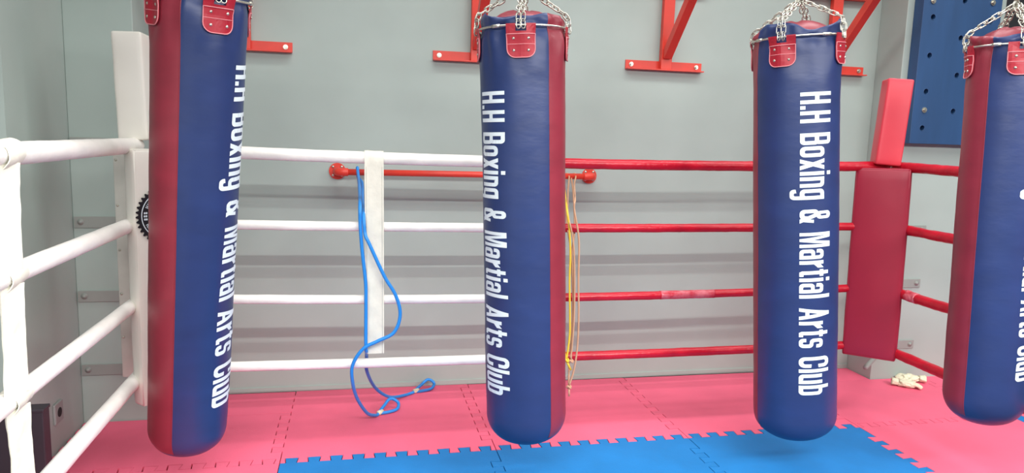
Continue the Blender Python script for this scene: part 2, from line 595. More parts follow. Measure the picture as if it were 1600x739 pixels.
def chain_bm(A, B_, sag=0.0, pitch=0.0275):
    A = Vector(A); B_ = Vector(B_)
    L = (B_ - A).length
    n = max(2, round(L / pitch))
    bm = NB()
    d = (B_ - A).normalized()
    s1 = d.cross(Vector((0, 0, 1)) if abs(d.z) < 0.95 else Vector((1, 0, 0))).normalized()
    s2 = d.cross(s1)
    for i in range(n):
        t = (i + 0.5) / n
        c = A.lerp(B_, t) + Vector((0, 0, -sag * 4 * t * (1 - t)))
        tw = 0.5 + 0.25 * math.sin(i * 1.7)
        a = tw if i % 2 else tw + PI / 2
        link_mesh(bm, c, d, s1 * math.cos(a) + s2 * math.sin(a), ln=(L / n) + 0.0095)
    return bm


def chain_path(P, pitch=0.0270):
    P = [Vector(p) for p in P]
    seg = [(P[i + 1] - P[i]).length for i in range(len(P) - 1)]
    L = sum(seg); n = max(3, round(L / pitch))
    def at(d):
        for i, l in enumerate(seg):
            if d <= l or i == len(seg) - 1: return P[i].lerp(P[i + 1], d / l)
            d -= l
    bm = NB()
    for i in range(n):
        a, b_ = at(L * i / n), at(L * (i + 1) / n)
        d = (b_ - a).normalized()
        s1 = d.cross(Vector((0, 0, 1)) if abs(d.z) < 0.95 else Vector((1, 0, 0))).normalized()
        s2 = d.cross(s1)
        an = 0.5 + 0.25 * math.sin(i * 1.7) + (0 if i % 2 else PI / 2)
        link_mesh(bm, (a + b_) / 2, d, s1 * math.cos(an) + s2 * math.sin(an), ln=(b_ - a).length + 0.0095, w=0.0095, r=0.0021)
    return bm


LETTERS = 'H.H Boxing & Martial Arts Club'


def punching_bag(bot, ring, R0, R1, phit, seed, label, text_s0, text_s1, text_drift=0.0, hb=0.13, hang_to=None, red_span=88, sc_=1.0):
    bot = Vector(bot); ring = Vector(ring)
    ax = (ring - bot); H = ax.length; ax.normalize()
    mid = (bot + ring) / 2
    tc = (CAM - mid); tc -= ax * tc.dot(ax); tc.normalize()
    rv = ax.cross(tc) * 1.0      # image right when seen from the camera
    if rv.dot(RT) < 0: rv = -rv
    t = empty('punching_bag', bot, label, 'punching bag', 'blue and red hanging punching bags')

    def rad(s):
        k = s / H
        r = R0 + (R1 - R0) * k
        if s < hb:
            q = 1 - s / hb
            r *= max(0.0, 1 - q ** 2.35) ** (1 / 2.35)
        # pinch just below the ring and flare of the collar
        r *= 1 - 0.055 * math.exp(-((s - H) / 0.028) ** 2)
        return r

    def wob(th, s):
        v = noise.noise(Vector((math.cos(th) * 1.3 + seed, math.sin(th) * 1.3, s * 2.4))) * 0.0045
        top = max(0.0, 1 - abs(s - (H - 0.02)) / 0.17)
        v += top * noise.noise(Vector((math.cos(th) * 3.2 + seed, math.sin(th) * 3.2, s * 5))) * 0.018
        v += noise.noise(Vector((math.cos(th) * 2 + seed, math.sin(th) * 2, s * 14))) * 0.0012
        return v * min(1.0, s / 0.08)

    def surf(th, s, off=0.0):
        r = rad(s) + wob(th, s) + off
        return bot + ax * s + (tc * math.cos(th) + rv * math.sin(th)) * r

    def collar(th):
        return 0.045 + 0.022 * noise.noise(Vector((math.cos(th) * 1.6 + seed * 2, math.sin(th) * 1.6, 1.0))) + 0.012 * math.cos(3 * th + seed)

    def panel(th0, th1, s_list, nth, top=True):
        bm = NB()
        rows = []
        for s in s_list:
            rows.append([bm.verts.new(surf(th0 + (th1 - th0) * k / nth, s)) for k in range(nth + 1)])
        if top:
            for q in range(1, 6):
                row = []
                for k in range(nth + 1):
                    th = th0 + (th1 - th0) * k / nth
                    hgt = collar(th)
                    p = surf(th, H, 0)
                    rr = Vector(tc * math.cos(th) + rv * math.sin(th))
                    flare = 0.004 * math.sin(q / 5 * PI) + 0.010 * noise.noise(Vector((math.cos(th) * 3 + seed, math.sin(th) * 3, q * 0.3)))
                    row.append(bm.verts.new(p + ax * (hgt * q / 5) + rr * flare))
                rows.append(row)
            for q in range(1, 4):       # lining going back down inside
                row = []
                for k in range(nth + 1):
                    th = th0 + (th1 - th0) * k / nth
                    rr = Vector(tc * math.cos(th) + rv * math.sin(th))
                    row.append(bm.verts.new(surf(th, H, -0.008 - 0.004 * q) + ax * (collar(th) * (1 - q / 2.5))))
                rows.append(row)
        for i in range(len(rows) - 1):
            for k in range(nth):
                bm.faces.new((rows[i][k], rows[i][k + 1], rows[i + 1][k + 1], rows[i + 1][k]))
        return bm

    cap_s = hb * 0.42
    body = [cap_s + (hb * 1.05 - cap_s) * k / 8 for k in range(8)]
    s = hb * 1.05
    while s < H - 0.26:
        body.append(s); s += 0.035
    while s < H - 0.001:
        body.append(s); s += 0.012
    body.append(H)
    rs = math.radians(red_span)
    blue = obj('blue_panel', panel(phit - rs, phit + rs, body, 60), M['bag_blue'], t, True, recalc=False)
    red = obj('red_panel', panel(phit + rs, phit + 2 * PI - rs, body, 60), M['bag_red'], t, True, recalc=False)
    # bottom cap
    bm = NB()
    rows = []
    ss = [cap_s * (1 - math.cos(PI / 2 * k / 9)) for k in range(1, 10)]
    for s in ss:
        rows.append([bm.verts.new(surf(2 * PI * k / 120, s)) for k in range(120)])
    c = bm.verts.new(bot)
    for k in range(120): bm.faces.new((c, rows[0][(k + 1) % 120], rows[0][k]))
    for i in range(len(rows) - 1):
        for k in range(120):
            bm.faces.new((rows[i][k], rows[i][(k + 1) % 120], rows[i + 1][(k + 1) % 120], rows[i + 1][k]))
    obj('bottom_cap', bm, M['bag_blue'], t, True)
    # seams between the panels, thin stitched lines
    for sg in (-1, 1):
        bm = NB()
        tube(bm, [surf(phit + sg * rs, s, 0.0002) for s in body], 0.0016, 6)
        obj('seam', bm, M['bag_red'], t, True)
    # domed red cover on top of the filling
    bm = NB()
    rows = []
    for j in range(7):
        a = j / 7 * PI / 2
        rows.append([bm.verts.new(ring + ax * (-0.01 + (0.085 + 0.012 * noise.noise(Vector((math.cos(2 * PI * k / 36) * 2, math.sin(2 * PI * k / 36) * 2, seed)))) * math.sin(a)) + (tc * math.cos(2 * PI * k / 36) + rv * math.sin(2 * PI * k / 36)) * (R1 * 0.86 * math.cos(a) ** 0.8)) for k in range(36)])
    cc = bm.verts.new(ring + ax * 0.07)
    for j in range(6):
        for k in range(36):
            bm.faces.new((rows[j][k], rows[j][(k + 1) % 36], rows[j + 1][(k + 1) % 36], rows[j + 1][k]))
    for k in range(36): bm.faces.new((rows[6][k], rows[6][(k + 1) % 36], cc))
    obj('top_cover', bm, M['bag_red'], t, True)

    # lettering reading downwards
    CAPH = 0.136 * sc_
    bm = block_text(LETTERS, text_s0 - text_s1, CAPH)
    bisect_grid(bm, 1, -0.06, CAPH + 0.02, 0.009)
    bisect_grid(bm, 0, 0, text_s0 - text_s1, 0.04)
    for v in bm.verts:
        u, w, e = v.co
        s = text_s0 - u
        r = rad(s)
        th = phit + (w - CAPH * 0.5) / r + text_drift * (u / (text_s0 - text_s1) - 0.5)
        v.co = surf(th, s, 0.0012 + e)
    obj('lettering', bm, M['letter'], t, recalc=False)

    # steel ring
    RR = R1 + 0.007
    bm = NB()
    tube(bm, [ring + (tc * math.cos(a) + rv * math.sin(a)) * RR for a in [2 * PI * k / 64 for k in range(64)]], 0.0042, 8, closed=True)
    obj('hanging_ring', bm, M['chrome'], t, True)
    # small sleeves clamped on the ring
    for a in (phit + math.radians(12), phit - math.radians(80)):
        bm = NB()
        tube(bm, [ring + (tc * math.cos(a + d_) + rv * math.sin(a + d_)) * RR for d_ in (-0.1, -0.03, 0.03, 0.1)], 0.0072, 8)
        obj('ring_sleeve', bm, M['chrome'], t, True)
    apex = ring + ax * 0.155
    apex = Vector((ring.x, ring.y, ring.z + 0.162))
    for q in range(4):
        a0 = phit + math.radians(-45 + 90 * q)
        hw, top_, bt, rc = 0.053, 0.006, -0.118, 0.032
        pts = [(-hw, top_), (-hw, bt + rc)]
        pts += [(-hw + rc - rc * math.cos(x), bt + rc - rc * math.sin(x)) for x in [PI / 2 * k / 6 for k in range(1, 7)]]
        pts += [(hw - rc + rc * math.sin(x), bt + rc - rc * math.cos(x)) for x in [PI / 2 * k / 6 for k in range(0, 6)]]
        pts += [(hw, bt + rc), (hw, top_), (0.019, top_), (0.019, -0.022), (-0.019, -0.022), (-0.019, top_)]

        def mp(u, v, w):
            k = max(0.0, min(1.0, (v + 0.045) / 0.045))
            return surf(a0 + u / R1, H + min(v, 0), w + 0.004 + k * (RR - rad(H) - 0.001 - wob(a0 + u / R1, H)) ) + ax * max(v, 0)
        bm = NB()
        f = bm.faces.new([bm.verts.new((u, v, 0)) for u, v in pts])
        r = bmesh.ops.extrude_face_region(bm, geom=[f])
        bmesh.ops.translate(bm, verts=[g for g in r['geom'] if isinstance(g, bmesh.types.BMVert)], vec=(0, 0, 0.004))
        bmesh.ops.triangulate(bm, faces=[fc for fc in bm.faces if len(fc.verts) > 4])
        bisect_grid(bm, 0, -hw, hw, 0.0132)
        bisect_grid(bm, 1, bt, top_, 0.02)
        for v in bm.verts: v.co = mp(*v.co)
        tab = obj('strap_tab', bm, M['tab'], t)
        # piping round the lower plate and across the middle
        bm = NB()
        loop = [(-hw + 0.001, -0.032)] + [(u * 0.985, v) for u, v in pts[1:15]] + [(hw - 0.001, -0.032)]
        full = []
        for i in range(len(loop)):
            full.append(loop[i])
        dens = []
        for i in range(len(full) - 1):
            for k in range(3):
                dens.append((full[i][0] + (full[i + 1][0] - full[i][0]) * k / 3, full[i][1] + (full[i + 1][1] - full[i][1]) * k / 3))
        dens.append(full[-1])
        dens += [(hw - 0.001 - (2 * hw - 0.002) * k / 9, -0.032) for k in range(1, 9)]
        tube(bm, [mp(u, v, 0.0045) for u, v in dens], 0.0019, 6, closed=True)
        tube(bm, [mp(-hw + 2 * hw * k / 9, -0.069, 0.0043) for k in range(10)], 0.0013, 6)
        obj('piping', bm, M['piping'], tab, True)
        for su in (-1, 1):
            for vv in (-0.048, -0.092):
                bm = NB()
                p = mp(su * 0.027, vv, 0.0036)
                dome(bm, p, (p - (bot + ax * (p - bot).dot(ax))), 0.0058, 0.0045)
                obj('rivet', bm, M['chrome'], tab, True)
        # two chain strands from each tab slot
        base = ring + (tc * math.cos(a0) + rv * math.sin(a0)) * RR
        tang = (-tc * math.sin(a0) + rv * math.cos(a0))
        rim = ring + (tc * math.cos(a0) + rv * math.sin(a0)) * (R1 * 0.93) + ax * (collar(a0) + 0.006)
        for sg in (-1, 1):
            out = (base - ring).normalized()
            top_z = collar(a0) + 0.010
            rp = ring + out * (R1 + 0.010) + ax * top_z + tang * sg * 0.009
            bm = chain_path([base + tang * sg * 0.009 - ax * 0.010 + out * 0.010, base + tang * sg * 0.009 + ax * 0.012 + out * 0.008, rp, apex + tang * sg * 0.006 + out * 0.008])
            obj('chain', bm, M['chrome'], t, True)
    # swivel and top chain up to the bracket arm
    bm = NB()
    tube(bm, [apex + Vector((0.014 * math.cos(a), 0, 0.014 * math.sin(a))) for a in [2 * PI * k / 20 for k in range(20)]], 0.0045, 8, closed=True)
    cyl(bm, apex + Vector((0, 0, 0.014)), apex + Vector((0, 0, 0.05)), 0.010, 12)
    cyl(bm, apex + Vector((0, 0, 0.024)), apex + Vector((0, 0, 0.036)), 0.015, 12)
    obj('swivel', bm, M['chrome'], t, True)
    hang = Vector(hang_to)
    bm = chain_bm(apex + Vector((0, 0, 0.055)), hang)
    obj('top_chain', bm, M['chrome'], t, True)
    return t


RY = -0.37


def zs(bot, ring, z):       # distance along the bag of a point at height z
    return (z - bot[2]) / (ring[2] - bot[2]) * (Vector(ring) - Vector(bot)).length


def bag(bot, ring, R0, R1, ang, seed, label, z0, z1, **k):
    return punching_bag(bot, ring, R0, R1, math.radians(ang), seed, label, zs(bot, ring, z0), zs(bot, ring, z1), **k)


bag((-0.352, -0.165, 0.165), (-0.210, RY, 1.965), 0.150, 0.164, 66, 1.3,
    'leftmost punching bag, leaning, broad red side left and lettering at its right edge',
    1.745, 0.405, hang_to=(-0.245, -0.37, 2.475), hb=0.12, text_drift=-0.25)
bag((1.056, RY, 0.213), (0.982, RY, 1.915), 0.169, 0.168, -47, 4.1,
    'punching bag with a red strip down its right side and lettering along its left side',
    1.676, 0.460, hang_to=(1.006, -0.37, 2.475), text_drift=0.06, red_span=84)
bag((2.348, RY, 0.155), (2.191, RY, 1.950), 0.181, 0.177, 27, 7.7,
    'punching bag showing its whole lettering, just left of the red corner pad',
    1.722, 0.420, hang_to=(2.155, -0.37, 2.483))
K4 = 0.87


def near4(p):
    return tuple(CAM + (Vector(p) - CAM) * K4)


B4, R4 = near4((3.390, RY, 0.165)), near4((3.296, RY, 1.980))
bag(B4, R4, 0.179 * K4, 0.170 * K4, 62, 9.2,
    'rightmost punching bag, cut off by the photo edge, red side facing left',
    1.705, 0.57, hang_to=(R4[0], R4[1], 2.515), text_drift=0.05, sc_=K4)

# ---------------------------------------------------------------- ring ropes
Z = (1.400, 1.068, 0.723, 0.392)
YR = 0.231
XL, XR = -0.598, 3.219


def sleeve(A, B_, r, sag=0.0, lump=0.05, seed=0.0, t0=0.0, t1=1.0, step=0.02, seg=16):
    A = Vector(A); B_ = Vector(B_)
    L = (B_ - A).length * (t1 - t0)
    n = max(4, int(L / step))
    pts = []
    for i in range(n + 1):
        t = t0 + (t1 - t0) * i / n
        pts.append(A.lerp(B_, t) + Vector((0, 0, -4 * sag * t * (1 - t))))
    bm = NB()

    def rf(i, a):
        p = pts[i]
        v = noise.noise(Vector((p.x * 9 + seed, p.y * 9, math.cos(a) * 0.9 + 3 * math.sin(a)))) + 0.5 * noise.noise(Vector((p.x * 35 + seed, p.y * 35, a)))
        return r * (1 + lump * v)
    tube(bm, pts, rf, seg)
    return bm


SAG = (0.026, 0.018, 0.030, 0.012)
RB = (0.0285, 0.0225, 0.022, 0.0235)
TSW = 0.42
ordn = ('top', 'second', 'third', 'bottom')
for i in range(4):
    A = (XL, YR, Z[i]); B_ = (XR, YR, Z[i])
    t = empty('ring_rope', (XL, YR, Z[i]), '%s rope of the ring along the back wall, white sleeve left and red sleeve right' % ordn[i], 'ring rope', 'ring ropes along the back wall')
    bm = sleeve(A, B_, RB[i], SAG[i], 0.03, i * 5.0, 0.068, TSW)
    obj('white_sleeve', bm, M['white_rope'], t, True)
    bm = sleeve(A, B_, RB[i] * (0.92 if i == 0 else 1.0), SAG[i], 0.07, i * 5.0 + 2, TSW, 0.992)
    obj('red_sleeve', bm, M['red_rope'], t, True)
    if i == 2:
        bm = sleeve(A, B_, RB[i] * 1.06, SAG[i], 0.10, 31, 0.655, 0.735, step=0.008)
        tp = obj('tape_wrap', bm, M['clear_tape'], t, True); tp['label'] = 'scuffed pale tape wrapped around the red sleeve'
RL = (0.033, 0.030, 0.028, 0.030)
for i in range(4):
    t = empty('ring_rope', (XL, YR, Z[i]), '%s white rope of the ring on the left side, running towards the viewer' % ordn[i], 'ring rope', 'white ring ropes on the left side')
    bm = sleeve((XL, YR - 0.03, Z[i] + 0.012), (XL, -2.6, Z[i] + 0.012), RL[i], 0.0, 0.035, i * 3.1)
    obj('white_sleeve', bm, M['white_rope'], t, True)
for i in range(4):
    t = empty('ring_rope', (XR, YR, Z[i]), '%s red rope of the ring on the right side, between corner pad and last bag' % ordn[i], 'ring rope', 'red ring ropes on the right side')
    A = (XR, YR - 0.035, Z[i]); B_ = (XR, -2.6, Z[i])
    bm = sleeve(A, B_, 0.026, 0.01, 0.14, i * 7.7, step=0.012)
    obj('red_sleeve', bm, M['red_rope'], t, True)
    if i == 2:
        bm = sleeve(A, B_, 0.029, 0.01, 0.2, 3.3, 0.066, 0.092, step=0.006)
        tp = obj('tape_wrap', bm, M['clear_tape'], t, True); tp['label'] = 'crumpled shiny tape around the rope'


# ---------------------------------------------------------------- ring posts
def ring_post(x, y, z0, z1, m, label, plates, colf, px0, px1, w=0.066):
    t = empty('ring_corner_post', (x, y, z0), label, 'ring post')
    bm = NB(); box2(bm, (x - w / 2, y - w / 2, z0), (x + w / 2, y + w / 2, z1), bev=0.006)
    auto_smooth(obj('post_tube', bm, m, t))
    for zc in plates:
        bm = NB()
        box2(bm, (px0, colf - 0.008, zc - 0.028), (px1, colf, zc + 0.028), bev=0.0015)
        pl = obj('mounting_plate', bm, M['plate'], t)
        bm = NB()
        bx = px0 + 0.03 if px0 < 1 else px1 - 0.03
        cyl(bm, (bx, colf - 0.0085, zc + 0.002), (bx, colf - 0.012, zc + 0.002), 0.015)
        dome(bm, (bx, colf - 0.0115, zc + 0.002), (0, -1, 0), 0.010, 0.008)
        obj('bolt', bm, M['plate'], pl, True)
        bm = NB()
        ex = px1 - 0.05 if px0 < 1 else px0 + 0.05
        A = Vector((x, y + w / 2 - 0.005, zc)); B_ = Vector((ex, colf - 0.008, zc))
        cyl(bm, A, B_, 0.014, 12)
        obj('stay_bar', bm, M['plate'], t, True)
    for k in range(5):
        bm = NB()
        dome(bm, (x - w / 2 + 0.012, y - w / 2, z1 - 0.06 - k * 0.2), (0, -1, 0), 0.006, 0.004)
        obj('rivet', bm, M['chrome'], t, True)
    return t


ring_post(-0.672, 0.262, 0.355, 1.405, M['white_post'], 'pale grey steel ring post behind the white corner pads', (1.405, 1.022, 0.652, 0.275), 0.615, -1.003, -0.72)
ring_post(3.24, 0.27, 0.33, 1.405, M['red_rope'], 'red ring post hidden behind the red corner pads', (0.985, 0.635, 0.228), 0.7115, 3.66, 3.915)


# ---------------------------------------------------------------- corner pads
def cushion(bm, c, size, rot, bev=0.02, puff=0.006, seed=0.0):
    """A padded block with slightly bulging faces; returns vertices."""
    nx, ny, nz = 8, 4, 20
    b2 = NB()
    r = bmesh.ops.create_cube(b2, size=1.0)
    bmesh.ops.scale(b2, verts=b2.verts[:], vec=Vector(size))
    bmesh.ops.bevel(b2, geom=b2.edges[:], offset=bev, segments=3, affect='EDGES', profile=0.5)
    for axis, n in ((0, nx), (1, ny), (2, nz)):
        hs = size[axis] / 2
        bisect_grid(b2, axis, -hs + bev, hs - bev, (2 * hs - 2 * bev) / n)
    for v in b2.verts:
        x, y, z = (v.co[i] / (size[i] / 2) for i in range(3))
        bul = (1 - x * x) * (1 - z ** 4)
        nv = noise.noise(v.co * 9 + Vector((seed, 0, 0))) * 0.0015
        if abs(y) > 0.8: v.co.y += math.copysign(bul * puff, y) + nv
        if abs(x) > 0.8: v.co.x += math.copysign((1 - y * y) * (1 - z ** 4) * puff * 0.5, x) + nv
    M4 = Matrix.Translation(Vector(c)) @ rot.to_4x4()
    bmesh.ops.transform(b2, matrix=M4, verts=b2.verts[:])
    tmp = bpy.data.meshes.new('t'); b2.to_mesh(tmp); b2.free(); bm.from_mesh(tmp); bpy.data.meshes.remove(tmp)
    return M4


def piping_edges(bm, M4, size, r, edges):
    for a, b_ in edges:
        A = M4 @ Vector([a[i] * (size[i] / 2 - 0.006) for i in range(3)])
        B_ = M4 @ Vector([b_[i] * (size[i] / 2 - 0.006) for i in range(3)])
        tube(bm, [A.lerp(B_, k / 10) for k in range(11)], r, 8)


# lower left pad (faces the ring centre)
t = empty('corner_pad', (-0.478, 0.11, 0.3), 'long white corner pad with round black badge, beside the leaning bag', 'corner pad')
szL = (0.33, 0.075, 1.10)
rotL = Matrix.Rotation(math.radians(45), 3, 'Z')
bm = NB()
M4 = cushion(bm, (-0.462, 0.118, 0.852), szL, rotL, 0.014, 0.006, 1)
auto_smooth(obj('pad_cushion', bm, M['white_pad'], t), 50)
bm = NB()
piping_edges(bm, M4, szL, 0.0045, [((-1, -1, -1), (-1, -1, 1)), ((1, -1, -1), (1, -1, 1)), ((-1, -1, 1), (1, -1, 1)), ((-1, -1, -1), (1, -1, -1))])
obj('piping', bm, M['white_pad'], t, True)


# round badge on the pad
def polar(bm, r0, top=True, ang0=0.0):
    pass


BC = Vector((-0.045, -szL[1] / 2 - 0.0085, 0.272))
BR = 0.118


def badge_pt(x, z, e=0.0):
    return M4 @ Vector((BC.x + x, BC.y - e + 0.004 * (x / 0.16) ** 2, BC.z + z))


def disc(bm, radii, e, n=144):
    vs = [bm.verts.new(badge_pt(radii(k) * math.cos(2 * PI * k / n), radii(k) * math.sin(2 * PI * k / n), e)) for k in range(n)]
    c = bm.verts.new(badge_pt(0, 0, e))
    for k in range(n): bm.faces.new((vs[k], vs[(k + 1) % n], c))


def ring_flat(bm, r0, r1, e, n=96):
    A = [bm.verts.new(badge_pt(r0 * math.cos(2 * PI * k / n), r0 * math.sin(2 * PI * k / n), e)) for k in range(n)]
    B_ = [bm.verts.new(badge_pt(r1 * math.cos(2 * PI * k / n), r1 * math.sin(2 * PI * k / n), e)) for k in range(n)]
    for k in range(n): bm.faces.new((A[k], A[(k + 1) % n], B_[(k + 1) % n], B_[k]))


bm = NB(); disc(bm, lambda k: BR * (1 + 0.045 * (1 if (k % 4) < 2 else -1)), 0.0)
badge = obj('badge', bm, M['badge_black'], t)
bm = NB()
ring_flat(bm, 0.096, 0.100, 0.0008); ring_flat(bm, 0.064, 0.068, 0.0008)
for a in (PI - 0.16, PI, PI + 0.16):
    for k in (-1, 1):
        x, z = 0.082 * math.cos(a) + 0.004 * k, 0.082 * math.sin(a)
        vs = [bm.verts.new(badge_pt(x + 0.0042 * math.cos(q * PI / 3), z + 0.005 * math.sin(q * PI / 3), 0.0009)) for q in range(6)]
        bm.faces.new(vs)
obj('badge_rings', bm, M['letter'], badge)
for top in (True, False):
    LT = 2.3 * 0.080
    bm = text_bm(LETTERS, LT, 0.015, bold=0.0006, spacing=1.05, dz=0.0001)
    bisect_grid(bm, 0, 0, LT, 0.004)
    for v in bm.verts:
        u, w, e = v.co
        if top:
            a = PI / 2 + 1.15 - (u / LT) * 2.3
            r = 0.0745 + w
        else:
            a = -PI / 2 - 1.15 + (u / LT) * 2.3
            r = 0.0895 - w
        v.co = badge_pt(r * math.cos(a), r * math.sin(a), 0.0009 + e)
    obj('badge_lettering', bm, M['letter'], badge, recalc=False)
bm = NB()
for pts in ([(-0.045, -0.012), (-0.02, -0.002), (0.03, 0.004), (0.05, -0.006), (0.03, -0.022), (-0.01, -0.026), (-0.04, -0.022)], [(-0.01, 0.012), (0.006, 0.045), (0.03, 0.05), (0.04, 0.02), (0.02, 0.008)]):
    bm.faces.new([bm.verts.new(badge_pt(x, z, 0.0009)) for x, z in pts])
obj('badge_emblem', bm, M['badge_blue'], badge)

# upper left pad
t = empty('corner_pad', (-0.60, 0.22, 1.43), 'short upright white pad standing above the ring ropes in the left corner', 'corner pad')
szU = (0.118, 0.17, 0.455)
bm = NB()
M4u = cushion(bm, (-0.604, 0.235, 1.662), szU, Matrix.Rotation(math.radians(0), 3, 'Z') @ Matrix.Rotation(math.radians(-1.5), 3, 'Y'), 0.010, 0.004, 5)
auto_smooth(obj('pad_cushion', bm, M['white_pad'], t), 50)
bm = NB()
piping_edges(bm, M4u, szU, 0.003, [((1, -1, -1), (1, -1, 1)), ((-1, -1, 1), (1, -1, 1)), ((-1, -1, -1), (-1, -1, 1))])
obj('piping', bm, M['white_pad'], t, True)

# lower right pad
t = empty('corner_pad', (3.1, 0.12, 0.33), 'long dark red corner pad tied on the ring ropes right of the fully lettered bag', 'corner pad')
szR = (0.268, 0.07, 1.045)
rotR = Matrix.Rotation(math.radians(-45), 3, 'Z')
bm = NB()
M4 = cushion(bm, (3.121, 0.150, 0.868), (szR[0], szR[1], szR[2]), rotR @ Matrix.Rotation(math.radians(-1.0), 3, 'Y'), 0.016, 0.007, 9)
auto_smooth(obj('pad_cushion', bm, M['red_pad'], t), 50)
bm = NB()
piping_edges(bm, M4, szR, 0.0045, [((-1, -1, -1), (-1, -1, 1)), ((1, -1, -1), (1, -1, 1)), ((-1, -1, 1), (1, -1, 1)), ((-1, -1, -1), (1, -1, -1))])
obj('piping', bm, M['red_pad'], t, True)

# upper right pad
t = empty('corner_pad', (3.15, 0.22, 1.41), 'short bright red pad standing tilted on top of the red corner', 'corner pad')
szV = (0.128, 0.128, 0.458)
bm = NB()
M4 = cushion(bm, (3.172, 0.205, 1.634), szV, Matrix.Rotation(math.radians(3.6), 3, 'Y') @ Matrix.Rotation(math.radians(-24), 3, 'Z'), 0.009, 0.004, 12)
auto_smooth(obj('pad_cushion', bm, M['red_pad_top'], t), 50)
bm = NB()
piping_edges(bm, M4, szV, 0.003, [((-1, -1, -1), (-1, -1, 1)), ((-1, -1, 1), (1, -1, 1)), ((1, -1, -1), (1, -1, 1))])
obj('piping', bm, M['red_pad_top'], t, True)


# ---------------------------------------------------------------- spacer straps
def strap_mesh(path, width_dir, w, th=0.003, wr=0.003, seed=0.0, wf=None):
    """Band following path; width across width_dir."""
    bm = NB()
    P = [Vector(p) for p in path]
    wd = Vector(width_dir).normalized()
    rows = []
    nw = 6
    for i, p in enumerate(P):
        tt = (P[min(i + 1, len(P) - 1)] - P[max(i - 1, 0)]).normalized()
        nn = wd.cross(tt).normalized()
        ww = w * (wf(i / (len(P) - 1)) if wf else 1)
        top = [p + wd * ww * (k / nw - 0.5) + nn * (th / 2 + wr * noise.noise(Vector((i * 0.35 + seed, k * 0.5, 0)))) for k in range(nw + 1)]
        botm = [q - nn * th for q in top]
        rows.append([bm.verts.new(q) for q in top + botm[::-1]])
    n = len(rows[0])
    for i in range(len(rows) - 1):
        for k in range(n):
            bm.faces.new((rows[i][k], rows[i][(k + 1) % n], rows[i + 1][(k + 1) % n], rows[i + 1][k]))
    bm.faces.new(rows[0][::-1]); bm.faces.new(rows[-1])
    return bm


def rope_z(i, x):
    t = (x - XL) / (XR - XL)
    return Z[i] - 4 * SAG[i] * t * (1 - t)


t = empty('rope_spacer_strap', (0.423, YR, 0.41), 'flat white strap hanging over the back ropes beside the blue rubber tube', 'strap')
zt = rope_z(0, 0.42)
path = []
rr = RB[0] + 0.004
for k in range(9):
    a = PI * k / 8
    path.append((0.42, YR + rr * math.cos(a), zt + rr * math.sin(a)))
path = [(0.42, YR + rr, zt - 0.10), (0.42, YR + rr, zt - 0.05)] + path
z = zt - 0.02
while z > 0.425:
    path.append((0.42 + (zt - z) * 0.008, YR - 0.0335, z)); z -= 0.02
bm = strap_mesh(path, (1, 0, 0), 0.088, 0.003, 0.004, 2.0)
auto_smooth(obj('strap_band', bm, M['white_strap'], t), 60)
for sx in (-1, 1):
    bm = NB()
    tube(bm, [(p[0] + sx * 0.036, p[1] - 0.0035, p[2]) for p in path[12:]], 0.0009, 5)
    obj('stitching', bm, M['white_post'], t, True)

t = empty('rope_spacer_strap', (XL, -1.0, 0.0), 'wide white spacer strap looped round the left side ropes at the photo edge', 'strap')
ys = (-1.04, -1.06, -1.07, -1.06)
for i in range(4):
    rr = RL[i] + 0.005
    zc = Z[i] + 0.012
    # loop around the rope
    path = [(XL + rr * math.sin(a), ys[i], zc + rr * math.cos(a)) for a in [2 * PI * k / 28 for k in range(29)]]
    bm = strap_mesh(path, (0, 1, 0.10), 0.10, 0.003, 0.003, i * 4)
    auto_smooth(obj('strap_loop', bm, M['white_strap'], t), 60)
    z1_ = zc - rr * 0.6
    z0_ = (Z[i + 1] + 0.012 + RL[i + 1] * 0.6) if i < 3 else 0.1
    y1_ = ys[i]; y0_ = ys[i + 1] if i < 3 else -1.0
    n = 16
    path = [(XL + 0.022, (y1_ + (y0_ - y1_) * k / n) - 0.028, z1_ + (z0_ - z1_) * k / n) for k in range(n + 1)]
    bm = strap_mesh(path, (0.25, 1, 0), 0.095, 0.004, 0.0035, i * 9 + 3, wf=lambda q: 1 - 0.10 * math.sin(PI * q))
    auto_smooth(obj('strap_band', bm, M['white_strap'], t), 60)

# ---------------------------------------------------------------- red wall bar
t = empty('wall_bar', (0.97, YW, 1.27), 'long thin red pipe bar fixed to the back wall behind the top rope', 'wall bar')
YB = 0.862
ZB = 1.276
bm = NB(); cyl(bm, (0.25, YB, ZB), (1.70, YB, ZB), 0.0175, 16)
obj('pipe', bm, M['bracket'], t, True)
for xe, s in ((0.235, 1), (1.715, -1)):
    bm = NB()
    cyl(bm, (xe, YW, ZB), (xe, YW - 0.007, ZB), 0.046, 28)
    fl = auto_smooth(obj('flange', bm, M['bracket'], t), 40)
    bm = NB()
    tube(bm, catmull([(xe, YW - 0.006, ZB), (xe, YW - 0.05, ZB), (xe + s * 0.006, YB + 0.012, ZB), (xe + s * 0.03, YB, ZB), (xe + s * 0.06, YB, ZB)], 5), 0.0225, 14)
    obj('elbow', bm, M['bracket'], t, True)
    for k in range(4):
        a = PI / 4 + k * PI / 2
        bm = NB(); dome(bm, (xe + 0.034 * math.cos(a), YW - 0.007, ZB + 0.034 * math.sin(a)), (0, -1, 0), 0.008, 0.006)
        obj('screw', bm, M['chrome'], fl, True)

